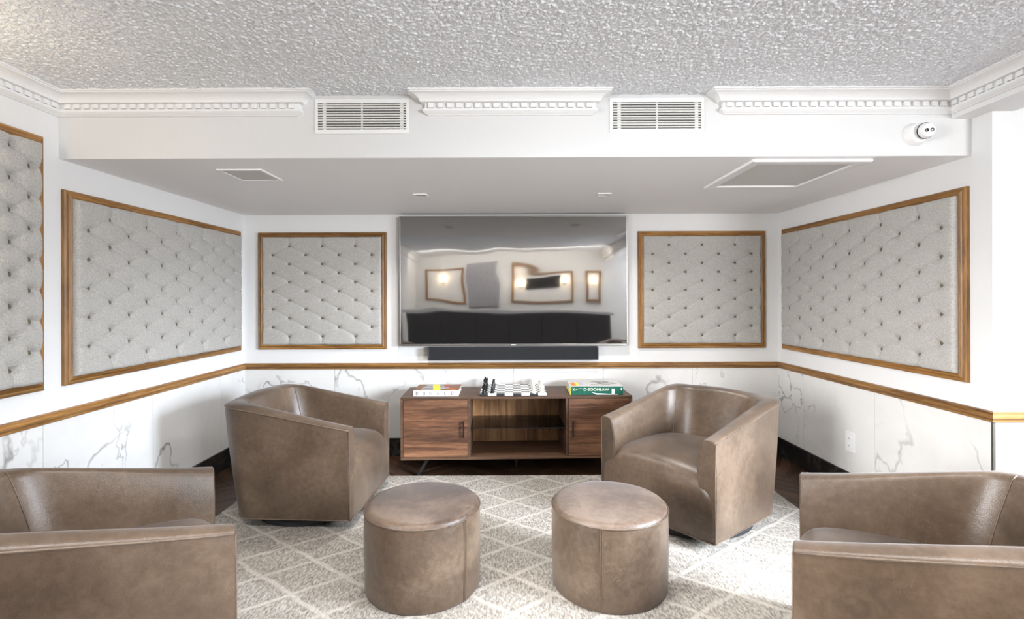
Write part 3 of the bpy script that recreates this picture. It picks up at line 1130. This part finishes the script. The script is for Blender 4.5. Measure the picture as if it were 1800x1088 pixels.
    for s in (ce, N - 1 - ce):
        MB().tube([tuple(V[s, k] + NR[s, k] * 0.0005) for k in range(18, K)], 0.0028).build('piping', M['leather_o'], t, smooth=True)
    MB().tube([(-0.374, -0.389, 0.053), (0, -0.396, 0.053), (0.374, -0.389, 0.053)], 0.0034).build('piping', M['leather_o'], t, smooth=True)
    MB().lathe([(0.344, 0), (0.352, 0.004), (0.352, 0.032), (0.344, 0.036), (0.20, 0.037), (0.20, 0.0505)], 64, (0, -0.03, 0)).build('swivel_base', M['base'], t, angle=40)
    return t


def place(front_near, front_far):
    """centre and turn of a chair from the floor points under its two front corners"""
    a, b = Vector(front_near), Vector(front_far)
    mid = (a + b) / 2
    d = (b - a).normalized()
    return mid, d


CH = [
    ('brown leather tub chair at the back left, its outer arm towards the camera', (-0.892, 3.245), (1.0, -0.055)),
    ('brown leather tub chair at the back right, open front and seat in view', (0.795, 2.875), (-0.791, -0.612)),
    ('brown leather tub chair in the lower left corner, cut by the picture edge', (-1.098, 1.937), (0.819, 0.575)),
    ('brown leather tub chair in the lower right corner, cut by the picture edge', (1.02, 1.822), (-0.857, 0.514)),
]
for lb, (fx, fy), (dx, dy) in CH:
    f = Vector((dx, dy)).normalized()
    c = Vector((fx, fy)) + f * CF          # CF is negative: step back from the front plane to the origin
    rz = math.atan2(f.y, f.x) + PI / 2     # local -y looks along f
    make_chair(lb, (c.x, c.y, RT), rz)


# ------------------------------------------------------------------ ottomans
def ottoman(label, x, y, seam, top):
    t = thing('leather_ottoman', label, 'ottoman', (x, y, RT), 0, 'round leather ottomans')
    R, H = 0.261, 0.372
    n = 72
    pr = [(R - 0.012, 0.0), (R - 0.005, 0.004), (R - 0.002, 0.012), (R - 0.001, 0.06), (R + 0.002, 0.18), (R + 0.002, 0.27), (R, 0.335), (R - 0.002, H - 0.018)]
    MB().lathe(pr, n).build('body', M['leather_o'], t, smooth=False, angle=60)
    tp = [(R - 0.002, H - 0.018), (R - 0.006, H - 0.008), (R - 0.014, H - 0.001)] + [(r, H + 0.013 * (1 - (r / R) ** 2)) for r in (0.23, 0.19, 0.14, 0.09, 0.04, 0.002)]
    MB().lathe(tp, n).build('seat_pad', M[top], t, smooth=False, angle=60)
    cir = [((R + 0.0005) * math.cos(2 * PI * k / n), (R + 0.0005) * math.sin(2 * PI * k / n), H - 0.0185) for k in range(n)]
    MB().tube(cir, 0.0032, closed=True).build('piping', M['leather'], t, smooth=True)
    for a in (seam, seam + PI):
        c, s = math.cos(a), math.sin(a)
        for off in (-0.007, 0.007):
            MB().tube([((r + 0.0006) * c - s * off, (r + 0.0006) * s + c * off, z) for r, z in pr[1:]], 0.0014, 5).build('stitching', M['c_grey'] if 0 else M['leather_o'], t)
        MB().tube([((r + 0.0002) * c, (r + 0.0002) * s, z) for r, z in pr[1:]], 0.0024, 5).build('seam', M['leather'], t)
    return t


ottoman('left round leather ottoman, darker mottled top', -0.407, 2.352, math.radians(-38), 'leather_top')
ottoman('right round leather ottoman, upright seam facing the camera', 0.447, 2.352, math.radians(-108), 'leather_top2')

# ------------------------------------------------------------------ media console
CD, CX0 = 0.43, 0.85           # depth, half length
con = thing('media_console', 'walnut media console with two doors and open glass-shelved middle', 'cabinet', (0.037, 3.75 + CD / 2, 0), math.radians(1.6))
zt, zb, th = 0.586, 0.128, 0.018
y0, y1 = -CD / 2, CD / 2
wf = M['walnut_frame']
MB().box(-CX0, CX0, y0, y1, zt - th, zt).build('top', wf, con, bevel=0.0015)
MB().box(-CX0, CX0, y0, y1, zb, zb + th).build('bottom', wf, con, bevel=0.0015)
for s in (-1, 1):
    a, b = sorted((s * CX0, s * (CX0 - th)))
    MB().box(a, b, y0, y1, zb + th, zt - th).build('side_panel', wf, con)
d1, d2 = -0.360, 0.359
for x in (d1, d2):
    MB().box(x, x + th, y0 + 0.002, y1 - 0.012, zb + th, zt - th).build('divider', wf, con)
bx0, bx1 = d1 + th, d2
n = 8
for k in range(n):
    a, b = bx0 + (bx1 - bx0) * k / n, bx0 + (bx1 - bx0) * (k + 1) / n
    MB().box(a, b - 0.0006, y1 - 0.012, y1 - 0.004, zb + th, zt - th).build('back_board', M['walnut_z'], con)
for a, b in ((-CX0 + th, d1), (d2 + th, CX0 - th)):
    MB().box(a, b, y1 - 0.012, y1 - 0.004, zb + th, zt - th).build('back_panel', wf, con)
sh = MB().box(bx0 + 0.001, bx1 - 0.001, y0 + 0.018, y1 - 0.014, 0.347, 0.353).build('glass_shelf', M['smoke'], con)
MB().box(bx0 + 0.001, bx1 - 0.001, y0 + 0.0165, y0 + 0.018, 0.347, 0.353).build('glass_edge', M['onyx'], sh)
for x in (bx0 + 0.004, bx1 - 0.004):
    for y in (y0 + 0.06, y1 - 0.06):
        MB().lathe([(0.004, 0.340), (0.004, 0.3465)], 10, (x, y, 0)).build('shelf_pin', M['bezel'], con)
for a, b, hxp in ((-CX0 + th + 0.002, d1 - 0.002, d1 - 0.032), (d2 + th + 0.002, CX0 - th - 0.002, d2 + th + 0.030)):
    dr = MB().box(a, b, y0 + 0.008, y0 + 0.018, zb + th + 0.002, zt - th - 0.002).build('door', wf, con)
    lim = [zb + th + 0.003, 0.249, 0.293, 0.367, 0.468, zt - th - 0.003] if a < 0 else [zb + th + 0.003, 0.236, 0.318, 0.405, 0.486, zt - th - 0.003]
    for z0, z1 in zip(lim, lim[1:]):
        MB().box(a + 0.001, b - 0.001, y0 + 0.0005, y0 + 0.0085, z0 + 0.0005, z1 - 0.0005).build('plank', M['walnut_x'], dr, bevel=0.0006, seg=1)
    hb = MB().box(hxp - 0.005, hxp + 0.005, y0 - 0.026, y0 - 0.016, 0.292, 0.413)
    hb.box(hxp - 0.004, hxp + 0.004, y0 - 0.017, y0 + 0.001, 0.300, 0.310).box(hxp - 0.004, hxp + 0.004, y0 - 0.017, y0 + 0.001, 0.395, 0.405)
    hb.build('handle', M['blackmetal'], dr, bevel=0.001)
for s in (-1, 1):
    for yy, dy in ((y0 + 0.085, -0.035), (y1 - 0.085, 0.035)):
        xa, xb = s * 0.655, s * 0.735
        w = 0.013
        mb = MB().add([(xa - w, yy - w, zb), (xa + w, yy - w, zb), (xa + w, yy + w, zb), (xa - w, yy + w, zb), (xb - w, yy + dy - w, 0), (xb + w, yy + dy - w, 0), (xb + w, yy + dy + w, 0), (xb - w, yy + dy + w, 0)],
                      [(0, 1, 2, 3), (7, 6, 5, 4), (0, 4, 5, 1), (1, 5, 6, 2), (2, 6, 7, 3), (3, 7, 4, 0)])
        mb.box(xa - 0.03, xa + 0.03, yy - 0.02, yy + 0.02, zb - 0.004, zb)
        mb.build('leg', M['blackmetal'], con, bevel=0.001)
MB().box(-0.011, 0.011, -0.011, 0.011, 0, zb).box(-0.02, 0.02, -0.02, 0.02, zb - 0.004, zb).build('centre_leg', M['blackmetal'], con)


# ------------------------------------------------------------------ books
def glyph(parent, strokes, x, z, s, y, mat, wid=0.0016):
    mb = MB()
    for st in strokes:
        mb.tube([(x + px * s, y, z + pz * s) for px, pz in st], wid, 5)
    return mb.build('letter', mat, parent)


ZT = zt
bk = thing('art_book', 'thick white art book lettered DONALD on the console', 'book', (-0.556, 3.775, ZT + 0.0004), math.radians(0.5))
W, D, H = 0.166, 0.27, 0.041
MB().box(-W, W, 0, 0.004, 0, H).build('spine', M['bookwhite'], bk, bevel=0.001)
MB().box(-W, W, 0.003, D, 0, 0.003).build('cover', M['bookwhite'], bk)
cv = MB().box(-W, W, 0.003, D, H - 0.003, H).build('cover', M['c_brown'], bk)
MB().box(-W + 0.004, W - 0.003, 0.004, D - 0.004, 0.003, H - 0.003).build('pages', M['paper'], bk)
zz = H + 0.0003


def patch(parent, name, pts, mat, z):
    MB().prism(pts, z - 0.0006, z).build(name, mat, parent)


patch(cv, 'print', [(-0.120, 0.045), (0.020, 0.03), (0.05, 0.075), (0.09, 0.11), (0.06, 0.2), (-0.02, 0.24), (-0.09, 0.235), (-0.115, 0.14)], M['c_silver'], zz)
patch(cv, 'print', [(-0.02, 0.004), (0.035, 0.004), (-0.005, 0.262), (-0.058, 0.262)], M['c_yellow'], zz + 0.0004)
patch(cv, 'print', [(0.05, 0.13), (0.085, 0.13), (0.075, 0.235), (0.035, 0.235)], M['c_red'], zz + 0.0004)
patch(cv, 'print', [(0.07, 0.06), (0.142, 0.03), (0.147, 0.06), (0.08, 0.09)], M['c_orange'], zz + 0.0004)
patch(cv, 'print', [(0.143, 0.02), (0.151, 0.02), (0.125, 0.25), (0.117, 0.25)], M['c_red'], zz + 0.0008)
patch(cv, 'print', [(-0.105, 0.09), (0.03, 0.075), (0.03, 0.085), (-0.105, 0.10)], M['ink'], zz + 0.0003)
patch(cv, 'print', [(-0.105, 0.16), (0.045, 0.17), (0.045, 0.18), (-0.105, 0.17)], M['ink'], zz + 0.0003)
LET = {
    'D': [[(0, 0), (0.05, 1.0)], [(-0.1, 1.0), (0.35, 0.95), (0.62, 0.6), (0.5, 0.2), (0.0, 0.0)]],
    'O': [[(0.3 + 0.27 * math.cos(a), 0.45 + 0.42 * math.sin(a)) for a in np.linspace(0.4, 6.6, 13)]],
    'N': [[(0, 0), (0.1, 0.95), (0.5, 0.1), (0.68, 1.0)]],
    'A': [[(0, 0), (0.35, 1.0), (0.6, 0.0)], [(0.12, 0.38), (0.55, 0.4)]],
    'L': [[(0.15, 1.0), (0.05, 0.15), (0.3, 0.05), (0.6, 0.12)]],
}
for ch, px in zip('DONALD', (-0.145, -0.094, -0.047, 0.008, 0.062, 0.114)):
    glyph(bk, LET[ch], px, 0.0085, 0.0235, -0.0002, M['ink'], 0.0019)

bk = thing('art_book', 'very thick green-spined art book with pale cover on the console', 'book', (0.634, 3.80, ZT + 0.0004), math.radians(-0.8))
W, D, H = 0.196, 0.345, 0.063
MB().box(-W, W, 0, 0.004, 0, H).build('spine', M['c_green'], bk, bevel=0.0015)
MB().box(-W, W, 0.003, D, 0, 0.003).build('cover', M['c_yellow'], bk)
cv = MB().box(-W, W, 0.003, D, H - 0.003, H).build('cover', M['c_grey'], bk)
MB().box(-W + 0.003, W - 0.003, 0.004, D - 0.003, 0.003, H - 0.003).build('pages', M['paper'], bk)
MB().box(-W - 0.0004, -W + 0.003, -0.0004, 0.003, 0.0, H).build('spine_edge', M['c_yellow'], bk)
zz = H + 0.0003
for pts, m in (([(-0.18, 0.03), (-0.145, 0.03), (-0.15, 0.17), (-0.182, 0.17)], 'c_orange'), ([(-0.145, 0.05), (-0.118, 0.05), (-0.123, 0.175), (-0.149, 0.175)], 'c_yellow'), ([(-0.118, 0.05), (-0.085, 0.05), (-0.092, 0.19), (-0.123, 0.19)], 'c_lilac'),
               ([(-0.08, 0.06), (0.16, 0.02), (0.16, 0.028), (-0.08, 0.068)], 'c_silver')):
    patch(cv, 'print', pts, M[m], zz)
rr = random.Random(4)
for k in range(7):
    x, y = rr.uniform(-0.08, 0.13), rr.uniform(0.08, 0.29)
    pts = [(x + 0.045 * i + rr.uniform(-0.01, 0.01), y + rr.uniform(-0.03, 0.03), zz) for i in range(4)]
    pts = [(min(0.185, max(-0.18, a)), min(0.33, max(0.02, b)), c) for a, b, c in pts]
    MB().tube(pts, 0.0012, 5).build('drawn_line', M['ink'], cv)


def text_mesh(body, size, ext):
    cu = bpy.data.curves.new('lettering', 'FONT')
    cu.body = body
    cu.size = size
    cu.extrude = ext
    o = bpy.data.objects.new('lettering', cu)
    COL.objects.link(o)
    dg = bpy.context.evaluated_depsgraph_get()
    me = bpy.data.meshes.new_from_object(o.evaluated_get(dg))
    bpy.data.objects.remove(o)
    return me


for body, x, z, s in (('K', -0.178, 0.030, 0.030), ('D-SOOHLAW', -0.098, 0.031, 0.030)):
    me = text_mesh(body, s, 0.0004)
    o = link('lettering', me, M['c_cream'], bk)
    o.location = (x, -0.0004, z)
    o.rotation_euler = (PI / 2, 0, 0)
    wdt = max(v.co.x for v in me.vertices)
    o.scale = ((0.19 / wdt) if len(body) > 2 else 1.1, 1, 1)
MB().tube([(-0.155, -0.0003, 0.036), (-0.145, -0.0003, 0.044), (-0.12, -0.0003, 0.047), (-0.10, -0.0003, 0.045)], 0.0016, 5).build('flourish', M['c_cream'], bk)
MB().box(0.112, 0.134, -0.0007, 0, 0.006, 0.046).build('label_patch', M['bookwhite'], bk)
MB().box(0.180, 0.186, -0.0007, 0, 0.034, 0.052).build('label_patch', M['bookwhite'], bk)
mb = MB().prism([(-0.04, 0.020), (0.0, 0.012), (0.16, 0.006), (0.16, 0.003), (0.0, 0.003), (-0.02, 0.012)], 0, 0.0007)
mb.v = [(x, -z, y) for x, y, z in mb.v]
mb.build('label_patch', M['bookwhite'], bk)

# ------------------------------------------------------------------ chess set
SQ, BH = 0.0615, 0.0195
BD = 0.0515                     # squares are a little shallower than wide
brd = thing('chess_board', 'black and white stone chess board set for play', 'chess board', (0.014, 3.757 + 4 * BD, ZT + 0.0004), 0)
MB().box(-4 * SQ + 0.001, 4 * SQ - 0.001, -4 * BD + 0.001, 4 * BD - 0.001, 0, 0.006).build('base_plate', M['onyx'], brd)
mes = []
for m in ('sq_b', 'sq_w'):
    me = MB().box(-SQ / 2 + 0.0002, SQ / 2 - 0.0002, -BD / 2 + 0.0002, BD / 2 - 0.0002, 0.005, BH).mesh('square')
    me.materials.append(M[m])
    mes.append(me)
for i in range(8):
    for j in range(8):
        o = link('square', mes[(i + j) % 2], None, brd)
        o.location = ((i - 3.5) * SQ, (j - 3.5) * BD, 0)

P = {
    'pawn': [(0.015, 0), (0.015, 0.006), (0.011, 0.010), (0.008, 0.024), (0.011, 0.028), (0.008, 0.030), (0.010, 0.036), (0.0105, 0.040), (0.008, 0.046), (0.001, 0.048)],
    'rook': [(0.017, 0), (0.017, 0.008), (0.013, 0.012), (0.0115, 0.034), (0.015, 0.038), (0.015, 0.052), (0.010, 0.052), (0.010, 0.047), (0.001, 0.047)],
    'bishop': [(0.017, 0), (0.017, 0.008), (0.012, 0.012), (0.008, 0.036), (0.013, 0.040), (0.009, 0.043), (0.012, 0.052), (0.008, 0.062), (0.003, 0.066), (0.004, 0.069), (0.001, 0.072)],
    'queen': [(0.018, 0), (0.018, 0.009), (0.012, 0.013), (0.008, 0.045), (0.014, 0.050), (0.009, 0.053), (0.014, 0.070), (0.010, 0.068), (0.004, 0.073), (0.004, 0.077), (0.001, 0.079)],
    'king': [(0.018, 0), (0.018, 0.009), (0.012, 0.013), (0.009, 0.048), (0.015, 0.053), (0.010, 0.056), (0.014, 0.072), (0.009, 0.075), (0.001, 0.077)],
    'knight': [(0.017, 0), (0.017, 0.008), (0.013, 0.012), (0.012, 0.018), (0.001, 0.019)],
}
pm = {}
for kind, pr in P.items():
    for c in ('onyx', 'onyxw'):
        mb = MB().lathe(pr, 14)
        if kind == 'king':
            mb.box(-0.0025, 0.0025, -0.0025, 0.0025, 0.076, 0.090).box(-0.007, 0.007, -0.0025, 0.0025, 0.081, 0.0855)
        if kind == 'rook':
            for k in range(4):
                a = k * PI / 2 + PI / 4
                mb.box(0.0115 * math.cos(a) - 0.004, 0.0115 * math.cos(a) + 0.004, 0.0115 * math.sin(a) - 0.004, 0.0115 * math.sin(a) + 0.004, 0.051, 0.056)
        if kind == 'knight':
            hp = [(-0.011, 0.016), (0.010, 0.016), (0.009, 0.030), (0.004, 0.038), (0.013, 0.040), (0.017, 0.045), (0.014, 0.051), (0.004, 0.060), (0.000, 0.066), (-0.003, 0.060), (-0.010, 0.052), (-0.013, 0.036)]
            m2 = MB().prism(hp, -0.0065, 0.0065)
            m2.v = [(x, z, y) for x, y, z in m2.v]
            mb.add(m2.v, m2.f)
        me = mb.mesh('chess_' + kind, smooth=True)
        me.set_sharp_from_angle(angle=math.radians(45))
        me.materials.append(M[c])
        pm[kind, c] = me
order = ['rook', 'knight', 'bishop', 'queen', 'king', 'bishop', 'knight', 'rook']
ordn = ['nearest', 'second', 'third', 'fourth', 'fifth', 'sixth', 'seventh', 'farthest']
for c, cn, cb, cp, dr in (('onyx', 'black', 0, 1, 0), ('onyxw', 'white', 7, 6, PI)):
    for j in range(8):
        for col, kind, row in ((cb, order[j], 'outer'), (cp, 'pawn', 'inner')):
            o = link('chess_' + kind, pm[kind, c], None)
            o.location = (brd.location.x + (col - 3.5) * SQ, brd.location.y + (j - 3.5) * BD, ZT + 0.0006 + BH)
            o.rotation_euler = (0, 0, dr)
            twin = order.count(kind) == 2
            if kind == 'pawn':
                lb = '%s stone chess pawn, %s in its row from the board front' % (cn, ordn[j])
            elif twin:
                lb = '%s stone chess %s at the %s end of its row' % (cn, kind, 'near' if j < 4 else 'far')
            else:
                lb = '%s stone chess %s, tall in the middle of the outer row' % (cn, kind)
            tag(o, lb, 'chess piece', '%s chess pieces' % cn)

# ------------------------------------------------------------------ the bar room behind the photographer (seen in the screen)
t = thing('bar_counter', 'dark bar counter with pale stone top, behind the photographer', 'bar counter', (0.0, -1.7, 0))
MB().box(-2.0, 1.9, -0.3, 0.25, 0, 1.0).build('body', M['blackplastic'], t)
MB().box(-2.05, 1.95, -0.36, 0.33, 1.0, 1.055).build('counter_top', M['bookwhite'], t, bevel=0.004)
for k in range(6):
    MB().box(-1.95 + k * 0.64, -1.95 + k * 0.64 + 0.6, 0.25, 0.27, 0.12, 0.95).build('panel', M['base'], t, bevel=0.006)


def wall_frame(x0, x1, z0, z1, label):
    t = thing('wall_moulding_frame', label, 'wall frame', ((x0 + x1) / 2, YR, z0), 0, 'oak moulding frames on the rear wall')
    w, h, f = (x1 - x0) / 2, z1 - z0, 0.05
    MB().box(-w, w, 0, 0.03, 0, f).build('frame_rail', M['oak_x'], t)
    MB().box(-w, w, 0, 0.03, h - f, h).build('frame_rail', M['oak_x'], t)
    MB().box(-w, -w + f, 0, 0.03, f, h - f).build('frame_rail', M['oak_z'], t)
    MB().box(w - f, w, 0, 0.03, f, h - f).build('frame_rail', M['oak_z'], t)


wall_frame(-2.0, -1.05, 1.15, 1.98, 'oak moulding frame at the left end of the rear wall')
wall_frame(0.0, 1.45, 1.15, 1.98, 'wide oak moulding frame around the dark picture on the rear wall')
wall_frame(1.75, 2.1, 1.15, 1.98, 'narrow oak moulding frame at the right end of the rear wall')
t = thing('dark_picture', 'dark framed picture on the rear wall', 'picture', (0.72, YR, 1.5))
MB().box(-0.42, 0.42, 0, 0.03, 0, 0.36).build('frame', M['blackplastic'], t)
MB().box(-0.40, 0.40, 0.03, 0.033, 0.02, 0.34).build('canvas', M['dark'], t)
t = thing('tufted_bar_panel', 'tall silver tufted panel on the rear wall', 'wall panel', (-0.62, YR, 1.06))
MB().box(-0.36, 0.36, 0.001, 0.05, 0, 1.0).build('cushion', M['c_silver'], t, bevel=0.02)
for i in range(5):
    for j in range(7):
        o = MB().lathe([(0.014, 0), (0.01, 0.01), (0.001, 0.014)], 8).build('button', M['bezel'], t)
        o.location, o.rotation_euler = (-0.28 + i * 0.14, 0.049, 0.08 + j * 0.14), (-PI / 2, 0, 0)
M['shade'] = mat_emit('lit_lamp_shade', (1.0, 0.78, 0.5), 16.0)
for i, (x, w) in enumerate(((-1.55, 'left'), (0.2, 'beside the dark picture'), (1.25, 'right of the dark picture'), (1.92, 'far right'))):
    t = thing('wall_sconce', 'lit cylinder wall sconce on the rear wall, %s' % w, 'lamp', (x, YR, 1.62), 0, 'wall sconces of the bar room')
    MB().box(-0.04, 0.04, 0, 0.02, -0.06, 0.06).build('back_plate', M['bezel'], t)
    MB().tube([(0, 0.02, 0), (0, 0.1, 0)], 0.01).build('arm', M['bezel'], t)
    MB().lathe([(0.05, -0.02), (0.05, 0.16)], 24, (0, 0.1, 0)).build('lamp_shade', M['shade'], t, angle=40)

# one more sconce on the left wall, just outside the picture: its warm light grazes the tall panel
t = thing('wall_sconce', 'lit cylinder wall sconce on the left wall, beyond the picture edge', 'lamp', (XL, 1.50, 1.76), 0, 'wall sconces of the bar room')
MB().box(0, 0.02, -0.04, 0.04, -0.06, 0.06).build('back_plate', M['bezel'], t)
MB().tube([(0.02, 0, 0), (0.1, 0, 0)], 0.01).build('arm', M['bezel'], t)
MB().lathe([(0.05, -0.02), (0.05, 0.16)], 24, (0.1, 0, 0)).build('lamp_shade', M['shade'], t, angle=40)

for lx, w in ((-0.7, 'left'), (0.7, 'right')):  # housings made up for the added fill lamps
    t = thing('linear_ceiling_light', 'white linear ceiling light above the %s ottoman, over the picture' % w, 'light', (lx, 1.05, ZC), 0, 'linear ceiling lights')
    MB().box(-0.69, 0.69, -0.145, 0.145, -0.03, 0).build('housing', M['white'], t, bevel=0.003)

pl = bpy.data.lights.new('sconce_bulb', 'POINT')
pl.energy, pl.color, pl.shadow_soft_size = 2.5, (1.0, 0.93, 0.84), 0.05
po = bpy.data.objects.new('sconce_bulb', pl)
COL.objects.link(po)
po.location = (XL + 0.13, 1.50, 1.98)
